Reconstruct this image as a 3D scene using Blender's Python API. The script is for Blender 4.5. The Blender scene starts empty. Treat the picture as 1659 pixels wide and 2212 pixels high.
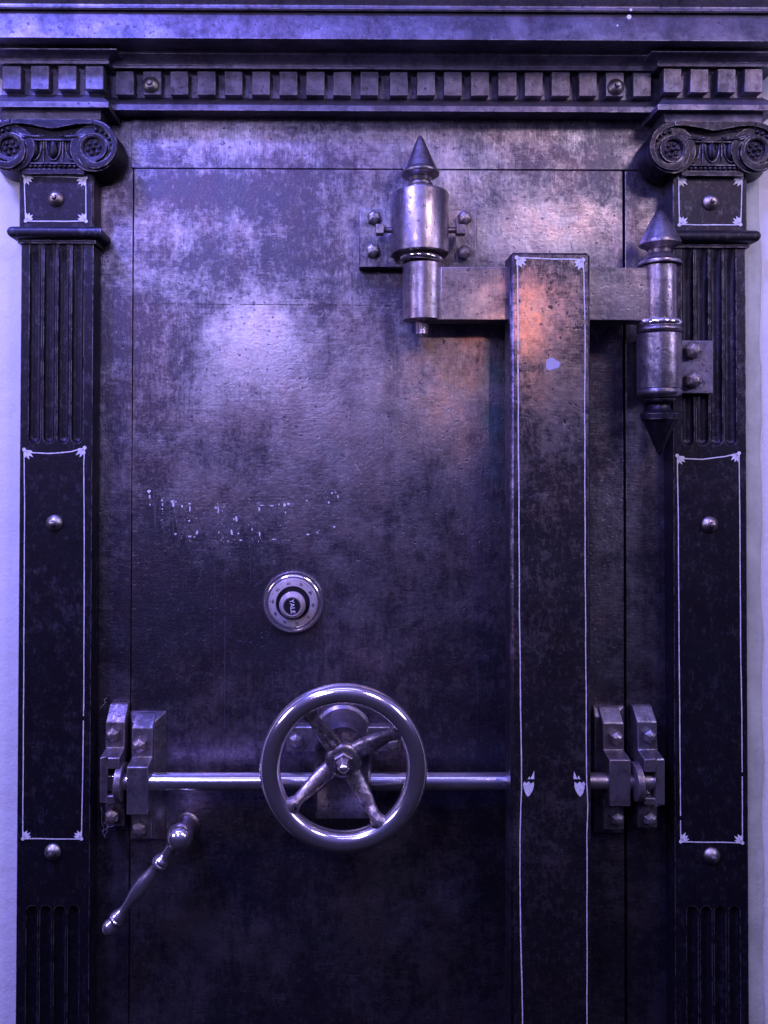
import bpy, bmesh, math, random
from mathutils import Vector, Matrix
random.seed(7)
SC = bpy.context.scene
COL = SC.collection
# ------------------------------------------------------------------ camera
S = 0.00075            # metres per measuring unit on the door face (frame is 1659 x 2212 units)
F = 1700.0
D = 1.275
PPX, PPY = 747.0, 948.0
cam_loc = Vector(((737-830)*S, -D, 1.45+(1106-970)*S))
R = Matrix.Rotation(-0.006, 3, 'Z') @ Matrix.Rotation(math.radians(90)+0.0132, 3, 'X') @ Matrix.Rotation(0.002, 3, 'Z')
cd = bpy.data.cameras.new('camera'); cam = bpy.data.objects.new('camera', cd); COL.objects.link(cam)
cam.matrix_world = Matrix.Translation(cam_loc) @ R.to_4x4()
cd.sensor_width = 36; cd.lens = F/2212*36
cd.shift_x = (829.5-PPX)/2212; cd.shift_y = (PPY-1106)/2212
cd.clip_start = .01; cd.clip_end = 100
SC.camera = cam

def P(px, py, d=0.0):
    r = R @ Vector(((px-PPX)/F, -(py-PPY)/F, -1.0))
    t = (-d - cam_loc.y)/r.y
    return cam_loc + r*t
def U(n, d=0.0):          # n units -> metres at protrusion d
    return n*S*(D-d)/D

# ------------------------------------------------------------------ world, lamps and added fills
W = bpy.data.worlds.new('World'); SC.world = W; W.use_nodes = True
nt = W.node_tree; nt.nodes.clear()
tc = nt.nodes.new('ShaderNodeTexCoord'); sp = nt.nodes.new('ShaderNodeSeparateXYZ')
nt.links.new(tc.outputs['Generated'], sp.inputs[0])
rp = nt.nodes.new('ShaderNodeValToRGB')
mr = nt.nodes.new('ShaderNodeMapRange'); mr.inputs['From Min'].default_value = -1; mr.inputs['From Max'].default_value = 1
nt.links.new(sp.outputs['Z'], mr.inputs['Value']); nt.links.new(mr.outputs[0], rp.inputs[0])
e = rp.color_ramp.elements
e[0].position = .0; e[0].color = (.0010, .0008, .004, 1)
e[1].position = 1.; e[1].color = (.16, .14, .62, 1)
for pos, c in ((.40, (.0015, .0012, .007, 1)), (.52, (.009, .008, .040, 1)), (.62, (.038, .034, .15, 1)), (.74, (.095, .084, .38, 1))):
    q = e.new(pos); q.color = c
bg = nt.nodes.new('ShaderNodeBackground'); bg.inputs[1].default_value = 1.0
wo = nt.nodes.new('ShaderNodeOutputWorld'); nt.links.new(rp.outputs[0], bg.inputs[0]); nt.links.new(bg.outputs[0], wo.inputs[0])

def area(name, loc, target, power, color, sx, sy=None):
    l = bpy.data.lights.new(name, 'AREA'); l.energy = power; l.color = color
    l.shape = 'RECTANGLE'; l.size = sx; l.size_y = sy or sx
    o = bpy.data.objects.new(name, l); COL.objects.link(o)
    o.location = loc
    o.rotation_euler = (Vector(target)-Vector(loc)).to_track_quat('-Z', 'Y').to_euler()
    return o
area('key_lamp', (-1.15, -1.25, 3.35), (-.1, 0, 1.8), 80, (.205, .20, 1.0), .34)
area('ceiling_lamp', (-.05, -1.05, 3.35), (0, 0, 1.8), 8, (.28, .27, 1.0), 1.3, .25)
area('upper_fill', (-.50, -1.7, 2.95), (-.2, 0, 2.1), 6.0, (.36, .34, 1.0), 1.4, .22)  # added unseen strip that puts sheen on dentils and lintel
area('room_lamp', (-.55, -1.6, 2.25), (-.2, 0, 1.7), 8.0, (.52, .46, 1.0), .30)
area('pink_lamp', (.95, -1.5, 2.75), (.2, 0, 1.8), 8.5, (1.0, .80, .98), .35)
area('right_wall_fill', (1.9, -1.3, 2.2), (.95, 0, 1.5), 13, (.58, .53, .98), .5)  # added off-frame fill to brighten the right wall
area('left_wall_fill', (-1.9, -1.2, 2.0), (-.95, 0, 1.5), 12.5, (.60, .50, .95), .5)  # added off-frame fill to brighten the left wall
def spot(name, loc, target, power, color, deg, size=.02):
    l = bpy.data.lights.new(name, 'SPOT'); l.energy = power; l.color = color
    l.spot_size = math.radians(deg); l.spot_blend = 1.0; l.shadow_soft_size = size
    o = bpy.data.objects.new(name, l); COL.objects.link(o); o.location = loc
    o.rotation_euler = (Vector(target)-Vector(loc)).to_track_quat('-Z', 'Y').to_euler()
spot('orange_lamp', (.50, -1.28, 2.02), P(1146, 668, .095), 5.0, (1.0, .30, .15), 7.5)
spot('warm_lamp', (.42, -1.5, 2.10), P(975, 830, 0), 6.0, (1.0, .64, .64), 12)

SC.view_settings.view_transform = 'Standard'; SC.view_settings.look = 'None'
SC.view_settings.exposure = 0.0; SC.view_settings.gamma = 1.0
SC.render.engine = 'CYCLES'

# ------------------------------------------------------------------ materials
def new_mat(name):
    m = bpy.data.materials.new(name); m.use_nodes = True
    m.node_tree.nodes.clear()
    return m, m.node_tree
class N:
    def __init__(s, nt): s.nt = nt
    def n(s, t, **kw):
        x = s.nt.nodes.new(t)
        for k, v in kw.items(): setattr(x, k, v)
        return x
    def inp(s, sock, v):
        if isinstance(v, bpy.types.NodeSocket): s.nt.links.new(v, sock)
        else: sock.default_value = v
    def math(s, op, a, b=0.0, c=None, clamp=False):
        x = s.n('ShaderNodeMath', operation=op); x.use_clamp = clamp
        s.inp(x.inputs[0], a); s.inp(x.inputs[1], b)
        if c is not None: s.inp(x.inputs[2], c)
        return x.outputs[0]
    def noise(s, vec, scale, detail=6, rough=.6, dist=0.0):
        x = s.n('ShaderNodeTexNoise'); s.inp(x.inputs['Vector'], vec)
        x.inputs['Scale'].default_value = scale; x.inputs['Detail'].default_value = detail
        x.inputs['Roughness'].default_value = rough; x.inputs['Distortion'].default_value = dist
        return x.outputs[0]
    def mapr(s, v, a, b, c=0.0, d=1.0, smooth=True):
        x = s.n('ShaderNodeMapRange'); x.interpolation_type = 'SMOOTHSTEP' if smooth else 'LINEAR'
        s.inp(x.inputs['Value'], v)
        for k, q in (('From Min', a), ('From Max', b), ('To Min', c), ('To Max', d)): x.inputs[k].default_value = q
        return x.outputs[0]
    def vmul(s, v, t):
        x = s.n('ShaderNodeVectorMath', operation='MULTIPLY'); s.inp(x.inputs[0], v); x.inputs[1].default_value = t
        return x.outputs[0]
    def mix(s, f, a, b):
        x = s.n('ShaderNodeMix', data_type='RGBA'); s.inp(x.inputs[0], f)
        s.inp(x.inputs[6], a if isinstance(a, bpy.types.NodeSocket) else (*a, 1)); s.inp(x.inputs[7], b if isinstance(b, bpy.types.NodeSocket) else (*b, 1))
        return x.outputs[2]
    def patch(s, pos, c, rx, rz):
        a = s.n('ShaderNodeVectorMath', operation='SUBTRACT'); s.inp(a.inputs[0], pos); a.inputs[1].default_value = c
        b = s.n('ShaderNodeVectorMath', operation='MULTIPLY'); s.inp(b.inputs[0], a.outputs[0]); b.inputs[1].default_value = (1/rx, 0, 1/rz)
        l = s.n('ShaderNodeVectorMath', operation='LENGTH'); s.inp(l.inputs[0], b.outputs[0])
        return s.mapr(l.outputs['Value'], 0.15, 1.0, 1.0, 0.0)

def metal(name, dark, bright, rd, rb, lo=.42, hi=.62, metd=.6, metb=1.0, bump=.15, big=5.0, mid=40.0, streak=.5, edge=0.0,
          edgecol=(.55, .5, .55), patches=(), pits=.5, grain=0.25, bumpd=.0008, speck=.45, tints=()):
    m, t = new_mat(name); k = N(t)
    pos = k.n('ShaderNodeNewGeometry').outputs['Position']
    n1 = k.noise(pos, big, 9, .62, .35)
    n2 = k.noise(pos, mid, 7, .68)
    vs = k.noise(k.vmul(pos, (1, 1, .10)), 380, 5, .7)       # vertical brushing
    hs = k.noise(k.vmul(pos, (.12, 1, 1)), 340, 5, .7)        # horizontal brushing
    sel = k.mapr(k.noise(pos, 3.3, 3), .44, .56)
    st = k.n('ShaderNodeMix', data_type='FLOAT'); k.inp(st.inputs[0], sel); k.inp(st.inputs[2], vs); k.inp(st.inputs[3], hs); st = st.outputs[0]
    drip = k.noise(k.vmul(pos, (1, 1, .12)), 38, 6, .65)
    w = k.math('ADD', k.math('MULTIPLY', n1, .50), k.math('MULTIPLY', n2, .30))
    w = k.math('ADD', w, k.math('MULTIPLY', drip, .14))
    w = k.math('ADD', w, k.math('MULTIPLY', k.math('SUBTRACT', st, .5), streak*.15))
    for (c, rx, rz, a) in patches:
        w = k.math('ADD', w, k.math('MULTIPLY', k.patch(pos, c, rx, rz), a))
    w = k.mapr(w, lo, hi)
    sp1 = k.mapr(k.noise(pos, 75, 10, .78), .47, .57); sp2 = k.mapr(k.noise(k.vmul(pos, (1, 1, .35)), 170, 8, .8), .50, .60)
    spk = k.math('SUBTRACT', k.math('ADD', k.math('MULTIPLY', sp1, .5), k.math('MULTIPLY', sp2, .5)), .42)
    w = k.math('ADD', w, k.math('MULTIPLY', spk, speck), clamp=True)
    pit = k.mapr(k.noise(pos, 130, 3, .5), .64, .70)
    pit2 = k.mapr(k.noise(pos, 55, 5, .6), .66, .70)
    pit = k.math('MULTIPLY', k.math('MAXIMUM', pit, pit2), pits)
    w = k.math('MULTIPLY', w, k.math('SUBTRACT', 1.0, pit))
    fine = k.noise(pos, 520, 3, .7)
    w = k.math('ADD', w, k.math('MULTIPLY', k.math('SUBTRACT', fine, .5), grain), clamp=True)
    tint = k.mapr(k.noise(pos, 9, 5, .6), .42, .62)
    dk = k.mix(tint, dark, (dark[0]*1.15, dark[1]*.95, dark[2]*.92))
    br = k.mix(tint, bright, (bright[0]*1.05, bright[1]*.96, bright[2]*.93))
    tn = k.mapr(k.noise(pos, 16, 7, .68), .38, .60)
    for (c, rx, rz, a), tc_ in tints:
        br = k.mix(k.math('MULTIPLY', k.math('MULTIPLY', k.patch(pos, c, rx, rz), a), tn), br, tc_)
    col = k.mix(w, dk, br)
    rough = k.math('ADD', k.mapr(w, 0, 1, rd, rb, False), k.math('MULTIPLY', k.math('SUBTRACT', k.noise(pos, 22, 5), .5), .22))
    met = k.mapr(w, 0, 1, metd, metb, False)
    b = k.n('ShaderNodeBsdfPrincipled')
    if edge > 0:
        be = k.n('ShaderNodeBevel'); be.samples = 4; be.inputs['Radius'].default_value = .0022
        geo = k.n('ShaderNodeNewGeometry')
        dt = k.n('ShaderNodeVectorMath', operation='DOT_PRODUCT'); k.inp(dt.inputs[0], be.outputs[0]); k.inp(dt.inputs[1], geo.outputs['Normal'])
        em = k.mapr(dt.outputs['Value'], .995, .93, 0, 1)
        em = k.math('MULTIPLY', k.math('MULTIPLY', em, k.mapr(k.noise(pos, 70, 5, .7), .40, .60)), edge)
        col = k.mix(em, col, edgecol); met = k.math('MAXIMUM', met, em)
        rough = k.math('SUBTRACT', rough, k.math('MULTIPLY', em, .08))
    k.inp(b.inputs['Base Color'], col); k.inp(b.inputs['Roughness'], k.math('MAXIMUM', rough, .08)); k.inp(b.inputs['Metallic'], met)
    h = k.math('ADD', k.math('MULTIPLY', n2, .8), k.math('MULTIPLY', st, .20*streak))
    h = k.math('SUBTRACT', h, k.math('MULTIPLY', pit, .35))
    h = k.math('ADD', h, k.math('MULTIPLY', k.noise(pos, 210, 4, .6), .35))
    bp = k.n('ShaderNodeBump'); bp.inputs['Strength'].default_value = bump; bp.inputs['Distance'].default_value = bumpd*4
    k.inp(bp.inputs['Height'], h); k.inp(b.inputs['Normal'], bp.outputs[0])
    o = k.n('ShaderNodeOutputMaterial'); t.links.new(b.outputs[0], o.inputs[0])
    return m

def pt(px, py, r, a, rz=None, d=0.0):
    return (tuple(P(px, py, d)), r*S, (rz or r)*S, a)
door_wear_sheen = [pt(555, 735, 150, .16), pt(470, 500, 210, .06, 70), pt(905, 515, 170, .05, 90), pt(1190, 500, 190, .15, 120), pt(960, 820, 210, .10, 230), pt(620, 300, 300, .05, 90),
          pt(560, 1310, 230, -.12), pt(330, 1250, 130, -.10, 330), pt(1010, 620, 110, -.06), pt(430, 420, 160, -.06, 60), pt(980, 1120, 160, .05, 320), pt(700, 980, 440, .085, 380), pt(430, 410, 330, -.07, 45)]  # worn blotches; they also paint lamp sheen and a lighter mid-door into the colour
M = {}
M['door'] = metal('door steel', (.085, .080, .105), (.56, .52, .56), .45, .37, .37, .69, .97, 1.0, .34, 4.4, 26, 1.25, 0, patches=door_wear_sheen, pits=.8, grain=.6, speck=.34, tints=[(pt(985, 840, 170, .7, 250), (.74, .47, .40)), (pt(1200, 470, 200, .9, 90), (.72, .52, .48)), (pt(1065, 900, 50, 1.0, 330), (.24, .42, .44)), (pt(620, 1000, 300, .7, 260), (.58, .46, .48)), (pt(840, 1560, 260, .8, 220), (.50, .36, .36)), (pt(900, 700, 60, .8, 60), (.26, .34, .55))])
M['plate'] = metal('hinge bar steel', (.055, .050, .060), (.46, .41, .43), .44, .36, .42, .70, .92, 1.0, .24, 6, 30, 1.2, .35,
                   patches=[pt(1140, 680, 60, .16, 130, .095), pt(1190, 760, 160, .10, 330, .095), pt(1185, 1080, 130, .08, 330, .095)], pits=.95, grain=.6, speck=.65, tints=[(pt(1150, 740, 60, 1.0, 260, .095), (.70, .44, .34)), (pt(1235, 720, 40, .8, 200, .095), (.62, .46, .36)), (pt(1185, 1100, 90, .6, 500, .095), (.50, .40, .36))])  # upper-left patch paints extra brightness in where the orange glow falls
M['iron'] = metal('dark painted iron', (.018, .017, .026), (.20, .19, .25), .44, .40, .47, .78, .72, .9, .22, 8, 42, .25, .55, pits=.4, grain=.2)
M['cornice'] = metal('worn painted cornice iron', (.060, .058, .085), (.27, .26, .35), .50, .46, .32, .66, .6, .9, .34, 12, 50, .15, .7, pits=.8, grain=.3, speck=.28)
M['steel'] = metal('oxidised hinge steel', (.09, .085, .10), (.50, .46, .50), .42, .29, .34, .62, .86, .98, .22, 9, 38, 1.0, .5, pits=.85, grain=.3, speck=.35)
M['cast'] = metal('cast bracket metal', (.11, .10, .115), (.46, .43, .46), .46, .34, .36, .62, .72, .95, .3, 14, 60, .1, .85, edgecol=(.75, .68, .74), pits=.6, grain=.25)
M['chrome'] = metal('polished handwheel steel', (.50, .48, .50), (.84, .82, .84), .22, .15, .26, .46, .86, .94, .04, 9, 60, .3, 0, pits=.45, grain=.05, speck=.0)
M['nut'] = metal('brushed cap nut', (.25, .24, .23), (.60, .57, .55), .44, .34, .35, .6, 1, 1, .08, 20, 90, .2, 0, pits=.3, grain=.1)
M['bolt'] = metal('worn bolt head metal', (.14, .13, .14), (.52, .48, .48), .46, .36, .36, .62, .7, .95, .2, 20, 90, .2, .7, edgecol=(.75, .7, .72), pits=.4, grain=.2)
M['spoke'] = metal('tarnished spoke metal', (.09, .085, .09), (.58, .54, .58), .44, .24, .38, .56, .8, 1, .3, 22, 75, .1, 0, pits=.6, grain=.3)

def simple(name, col, rough=.5, met=0.0, nscale=30, var=.2, bump=0.0):
    m, t = new_mat(name); k = N(t)
    pos = k.n('ShaderNodeNewGeometry').outputs['Position']
    n1 = k.noise(pos, nscale, 6, .65)
    c = k.mix(k.mapr(n1, .3, .7), tuple(x*(1-var) for x in col), tuple(min(1, x*(1+var*.4)) for x in col))
    b = k.n('ShaderNodeBsdfPrincipled'); k.inp(b.inputs['Base Color'], c)
    b.inputs['Roughness'].default_value = rough; b.inputs['Metallic'].default_value = met
    if bump:
        bp = k.n('ShaderNodeBump'); bp.inputs['Strength'].default_value = bump; bp.inputs['Distance'].default_value = .004
        hh = k.math('ADD', k.noise(pos, 14, 5, .6), k.math('MULTIPLY', k.noise(pos, 160, 5, .7), .25))
        k.inp(bp.inputs['Height'], hh); k.inp(b.inputs['Normal'], bp.outputs[0])
    o = k.n('ShaderNodeOutputMaterial'); t.links.new(b.outputs[0], o.inputs[0])
    return m
M['paint'] = simple('old white lining paint', (.74, .73, .76), .55, 0, 260, .28, .1)
M['wall'] = simple('white plaster', (.80, .78, .80), .75, 0, 8, .06, .9)
M['render'] = simple('rough grey plaster edge', (.60, .62, .58), .85, 0, 18, .2, .9)
M['black'] = simple('black enamel', (.015, .014, .02), .35)
M['ink'] = simple('engraved dark number', (.02, .02, .03), .6)
M['gap'] = simple('dark gap', (.004, .004, .006), .8)
M['lavpaint'] = simple('pale paint splash', (.42, .40, .52), .6, 0, 90, .1)
M['mark'] = simple('rubbed streak', (.16, .15, .19), .4, .5)
M['lint'] = simple('dusty lint', (.55, .55, .6), .9)
M['dialface'] = metal('satin dial metal', (.52, .50, .51), (.80, .78, .79), .38, .30, .3, .6, .42, .48, .05, 16, 80, .3, 0, pits=.2, grain=.1)

# ------------------------------------------------------------------ object helpers
WORG = {}
def thing(name, label, cat, origin, group=None, kind=None):
    o = bpy.data.objects.new(name, None); COL.objects.link(o); o.empty_display_size = .05
    o.location = origin; WORG[o] = Vector(origin)
    o['label'] = label; o['category'] = cat
    if group: o['group'] = group
    if kind: o['kind'] = kind
    return o
def obj(name, bm, mat, parent=None, bevel=0.0, smooth=35, label=None, segs=2):
    bmesh.ops.recalc_face_normals(bm, faces=bm.faces)
    vs = [v.co for v in bm.verts]
    lo = Vector((min(v.x for v in vs), min(v.y for v in vs), min(v.z for v in vs)))
    hi = Vector((max(v.x for v in vs), max(v.y for v in vs), max(v.z for v in vs)))
    c = (lo+hi)/2
    for v in bm.verts: v.co -= c
    me = bpy.data.meshes.new(name); bm.to_mesh(me); bm.free()
    if smooth:
        for p in me.polygons: p.use_smooth = True
        me.set_sharp_from_angle(angle=math.radians(smooth))
    me.materials.append(M[mat] if isinstance(mat, str) else mat)
    o = bpy.data.objects.new(name, me); COL.objects.link(o); WORG[o] = c
    if parent is not None:
        o.parent = parent; o.location = c - WORG[parent]
    else: o.location = c
    if bevel:
        b = o.modifiers.new('bevel', 'BEVEL'); b.width = bevel; b.segments = segs; b.limit_method = 'ANGLE'; b.angle_limit = math.radians(32)
        b.harden_normals = False
    if label: o['label'] = label
    return o
def BM(): return bmesh.new()
def add_box(bm, x0, x1, y0, y1, z0, z1):
    v = [bm.verts.new((x, y, z)) for x in (x0, x1) for y in (y0, y1) for z in (z0, z1)]
    for f in ((0, 1, 3, 2), (4, 6, 7, 5), (0, 4, 5, 1), (2, 3, 7, 6), (0, 2, 6, 4), (1, 5, 7, 3)): bm.faces.new([v[i] for i in f])
def pbox(bm, x0, x1, y0, y1, db, df):
    xm, ym = (x0+x1)/2, (y0+y1)/2
    add_box(bm, P(x0, ym, df).x, P(x1, ym, df).x, -df, -db, P(xm, y1, df).z, P(xm, y0, df).z)
def add_prism(bm, pts, db, df):        # pts: units in front plane, extruded back
    f = [bm.verts.new(P(x, y, df)) for x, y in pts]
    b = [bm.verts.new((v.co.x, -db, v.co.z)) for v in f]
    bm.faces.new(f); bm.faces.new(b[::-1])
    n = len(f)
    for i in range(n): bm.faces.new((f[i], f[(i+1) % n], b[(i+1) % n], b[i]))
def add_xprofile(bm, prof, xa, xb, dback, xm=None):   # prof list of (z, d) world; extruded in x (world)
    pts = [(prof[0][0], dback)] + list(prof) + [(prof[-1][0], dback)]
    a = [bm.verts.new((xa, -d, z)) for z, d in pts]; b = [bm.verts.new((xb, -d, z)) for z, d in pts]
    bm.faces.new(a); bm.faces.new(b[::-1])
    n = len(pts)
    for i in range(n): bm.faces.new((a[i], a[(i+1) % n], b[(i+1) % n], b[i]))
def zprof(prof, xm): return [(P(xm, py, d).z, d) for py, d in prof]
def ressaut(bm, prof, xa, xb, dref, yback):           # prof world (z,d); mitred returns on both sides
    loops = []
    for z, d in prof:
        e_ = d-dref
        loops.append([bm.verts.new(c) for c in ((xa-e_, yback, z), (xa-e_, -d, z), (xb+e_, -d, z), (xb+e_, yback, z))])
    for i in range(len(loops)-1):
        for j in range(3): bm.faces.new((loops[i][j], loops[i][j+1], loops[i+1][j+1], loops[i+1][j]))
        bm.faces.new((loops[i][3], loops[i][0], loops[i+1][0], loops[i+1][3]))
    bm.faces.new(loops[0]); bm.faces.new(loops[-1][::-1])
def add_lathe(bm, prof, org, axis, segs=48, cap=True, phase=0.0):   # prof: (h, r) metres along axis
    axis = Vector(axis).normalized(); org = Vector(org)
    a = axis.orthogonal().normalized()
    if abs(axis.z) < .9: a = (Vector((0, 0, 1)) - axis*axis.z).normalized()
    b = axis.cross(a)
    rings = []
    for h, r in prof:
        r = max(r, 1e-5)
        rings.append([bm.verts.new(org+axis*h+(a*math.cos(2*math.pi*i/segs+phase)+b*math.sin(2*math.pi*i/segs+phase))*r) for i in range(segs)])
    for i in range(len(rings)-1):
        for j in range(segs): bm.faces.new((rings[i][j], rings[i][(j+1) % segs], rings[i+1][(j+1) % segs], rings[i+1][j]))
    if cap: bm.faces.new(rings[0][::-1]); bm.faces.new(rings[-1])
def add_loft(bm, pts, ra, rb, up, segs=20):           # tube of elliptical section
    rings = []
    n = len(pts)
    for i, p in enumerate(pts):
        t = (pts[min(i+1, n-1)]-pts[max(i-1, 0)]).normalized()
        s = t.cross(up).normalized(); u = s.cross(t).normalized()
        rings.append([bm.verts.new(p+s*math.cos(2*math.pi*j/segs)*ra[i]+u*math.sin(2*math.pi*j/segs)*rb[i]) for j in range(segs)])
    for i in range(n-1):
        for j in range(segs): bm.faces.new((rings[i][j], rings[i][(j+1) % segs], rings[i+1][(j+1) % segs], rings[i+1][j]))
    bm.faces.new(rings[0][::-1]); bm.faces.new(rings[-1])
def add_ball(bm, c, rx, ry, rz, u=16, v=10):
    ret = bmesh.ops.create_uvsphere(bm, u_segments=u, v_segments=v, radius=1.0)
    for x in ret['verts']: x.co = Vector((x.co.x*rx, x.co.y*ry, x.co.z*rz))+Vector(c)
def add_torus(bm, c, axis, RR, ra, rb, segs=96, ms=24):   # ra radial, rb axial
    axis = Vector(axis).normalized(); a = axis.orthogonal().normalized(); b = axis.cross(a)
    rings = []
    for i in range(segs):
        t = 2*math.pi*i/segs; dr = a*math.cos(t)+b*math.sin(t)
        rings.append([bm.verts.new(Vector(c)+dr*(RR+ra*math.cos(2*math.pi*j/ms))+axis*rb*math.sin(2*math.pi*j/ms)) for j in range(ms)])
    for i in range(segs):
        for j in range(ms): bm.faces.new((rings[i][j], rings[i][(j+1) % ms], rings[(i+1) % segs][(j+1) % ms], rings[(i+1) % segs][j]))
def ribbon(bm, pts, w, d, wob=.5, chips=0.0, step=9):   # painted line on plane d, units
    out = []
    for (x0, y0), (x1, y1) in zip(pts[:-1], pts[1:]):
        L = math.hypot(x1-x0, y1-y0); n = max(1, int(L/step))
        for i in range(n): out.append((x0+(x1-x0)*i/n, y0+(y1-y0)*i/n))
    out.append(pts[-1])
    ph = random.random()*6
    prev = None
    for i, (x, y) in enumerate(out):
        a = out[max(0, i-1)]; b = out[min(len(out)-1, i+1)]
        L = math.hypot(b[0]-a[0], b[1]-a[1]) or 1; nx, ny = -(b[1]-a[1])/L, (b[0]-a[0])/L
        o_ = wob*(math.sin(ph+i*.31)+.5*math.sin(ph*2+i*.83)); ww = w*(.85+.3*random.random())/2
        cur = (bm.verts.new(P(x+nx*(o_+ww), y+ny*(o_+ww), d)), bm.verts.new(P(x+nx*(o_-ww), y+ny*(o_-ww), d)))
        if prev and random.random() >= chips: bm.faces.new((prev[0], prev[1], cur[1], cur[0]))
        prev = cur
def poly(bm, pts, d): bm.faces.new([bm.verts.new(P(x, y, d)) for x, y in pts])
def disc(bm, x, y, r, d, n=14): poly(bm, [(x+r*math.cos(2*math.pi*i/n), y+r*math.sin(2*math.pi*i/n)) for i in range(n)], d)
def fan(bm, x, y, sx, sy, d, s=1.0):
    disc(bm, x, y, 4.6*s, d+.0001)
    for i, a in enumerate((18, 40, 62, 82)):
        t = math.radians(a); L = (23, 27, 26, 21)[i]*s*(.92+.16*random.random()); wd = 3.6*s
        ux, uy = math.cos(t)*sx, math.sin(t)*sy
        bx, by = x+ux*4*s, y+uy*4*s
        poly(bm, [(bx, by), (bx+ux*L*.5-uy*wd, by+uy*L*.5+ux*wd), (x+ux*L, y+uy*L), (bx+ux*L*.5+uy*wd, by+uy*L*.5-ux*wd)], d+.0002*(i+2)/6)
def border(parent, c, d, sag=0, left=None, right=None, chips=.003, w=2.5, bottom=True):
    TL, TR, BR, BL = c
    bm = BM()
    top = [TL, ((TL[0]+TR[0])/2, (TL[1]+TR[1])/2+sag), TR]
    if sag: top = [TL, (TL[0]+8, TL[1]+sag*.75), ((TL[0]*.6+TR[0]*.4), TL[1]+sag), (TR[0]-30, TR[1]+sag*.95), TR]
    ribbon(bm, top, w, d, .4, chips)
    ribbon(bm, [TL]+(left or [])+[BL], w*.8, d+.00005, .12, chips)
    ribbon(bm, [TR]+(right or [])+[BR], w*.8, d+.00005, .12, chips)
    if bottom: ribbon(bm, [BL, BR], w*.9, d, .5, chips)
    fan(bm, TL[0], TL[1], 1, 1, d, .88); fan(bm, TR[0], TR[1], -1, 1, d, .88)
    if bottom: fan(bm, BL[0], BL[1], 1, -1, d, .82); fan(bm, BR[0], BR[1], -1, -1, d, .82)
    return obj('painted_border', bm, 'paint', parent, smooth=0)
def hexbolt(parent, px, py, d, r=16, mat='bolt', h=.015, crown=True, rot=0.0, name='hex_bolt'):
    bm = BM(); rr = U(r, d)
    add_lathe(bm, [(-.001, rr), (h*.66, rr), (h*.86, rr*.72), (h*.97, rr*.40), (h*1.0, rr*.2)], P(px, py, d), (0, -1, 0), 6, phase=rot)
    return obj(name, bm, mat, parent, bevel=.0006, smooth=0)
def capnut(parent, px, py, d, r=18):
    bm = BM(); rr = U(r, d)
    o = P(px, py, d)
    add_lathe(bm, [(-.001, rr), (.0015, rr), (.003, rr*.93), (.006, rr*.66), (.0078, rr*.46), (.0082, rr*.36)], o, (0, -1, 0), 40)
    n = obj('cap_nut', bm, 'nut', parent, smooth=40)
    bm = BM()
    add_lathe(bm, [(.0075, rr*.36), (.011, rr*.34), (.0125, rr*.28), (.0134, rr*.1)], o, (0, -1, 0), 24)
    a = random.random()*3
    obj('bolt_tip', bm, 'nut', n, smooth=40)
    return n

# ------------------------------------------------------------------ wall
YB = .03
bm = BM()
wz0, wz1 = P(830, 2400).z-.3, P(830, -250).z+.3
xl = P(120, 1100).x; xr = P(1540, 1100).x
add_box(bm, -1.9, xl, -.004, .12, wz0, wz1)
add_box(bm, xr, 1.9, -.004, .12, wz0, wz1)
add_box(bm, xl, xr, -.004, .12, P(830, 150).z, wz1)
wall = obj('wall', bm, 'wall', None, smooth=0)
wall['kind'] = 'structure'; wall['label'] = 'white plastered wall washed with violet light'
wall['category'] = 'wall'
bm = BM()
x0 = P(1560, 1100, .01).x; nz = 90; ring = []
for i in range(nz+1):
    z = wz0+(wz1-wz0)*i/nz
    j = .0016*math.sin(i*.9)+.0022*(random.random()-.5); k_ = .0012*(random.random()-.5)
    xe = P(1642, 1100, .0).x + j
    ring.append([bm.verts.new(c) for c in ((x0, .02, z), (x0, -.013+k_, z), (xe-.016, -.013+k_, z), (xe-.006, -.011, z), (xe, -.0045, z), (xe, .02, z))])
for i in range(nz):
    for j in range(5): bm.faces.new((ring[i][j], ring[i][j+1], ring[i+1][j+1], ring[i+1][j]))
re = obj('wall_edge', bm, 'render', wall, smooth=50)

# ------------------------------------------------------------------ door frame (jambs, lintel)
frame = thing('door_frame', 'worn steel frame plates bordering the vault door', 'door frame', (P(830, 1100).x, 0, wz0))
ZB = 2420
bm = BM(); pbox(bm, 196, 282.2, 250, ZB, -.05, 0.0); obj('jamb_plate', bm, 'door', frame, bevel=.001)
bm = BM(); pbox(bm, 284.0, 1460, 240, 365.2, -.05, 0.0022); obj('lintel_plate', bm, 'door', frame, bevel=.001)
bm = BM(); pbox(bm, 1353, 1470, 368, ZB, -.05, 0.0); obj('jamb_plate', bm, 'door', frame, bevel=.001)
bm = BM(); pbox(bm, 292.2, 1330, 355, 380, -.04, -.0006); obj('shim', bm, 'door', frame, smooth=0)
bm = BM(); add_box(bm, P(190, 1000).x, P(1480, 1000).x, .055, .065, P(800, ZB).z, P(800, 240).z); obj('backing', bm, 'gap', frame)
for px, py, r in ((641, 341, 9), (1007, 341, 9), (1120, 335, 4), (387, 344, 6), (1168, 340, 5)):
    bm = BM(); add_lathe(bm, [(-.001, U(r)), (.0009, U(r)), (.0012, U(r)*.85), (.0006, U(r)*.8)], P(px, py, .0015), (0, -1, 0), 24); obj('screw_plug', bm, 'door', frame)
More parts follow.
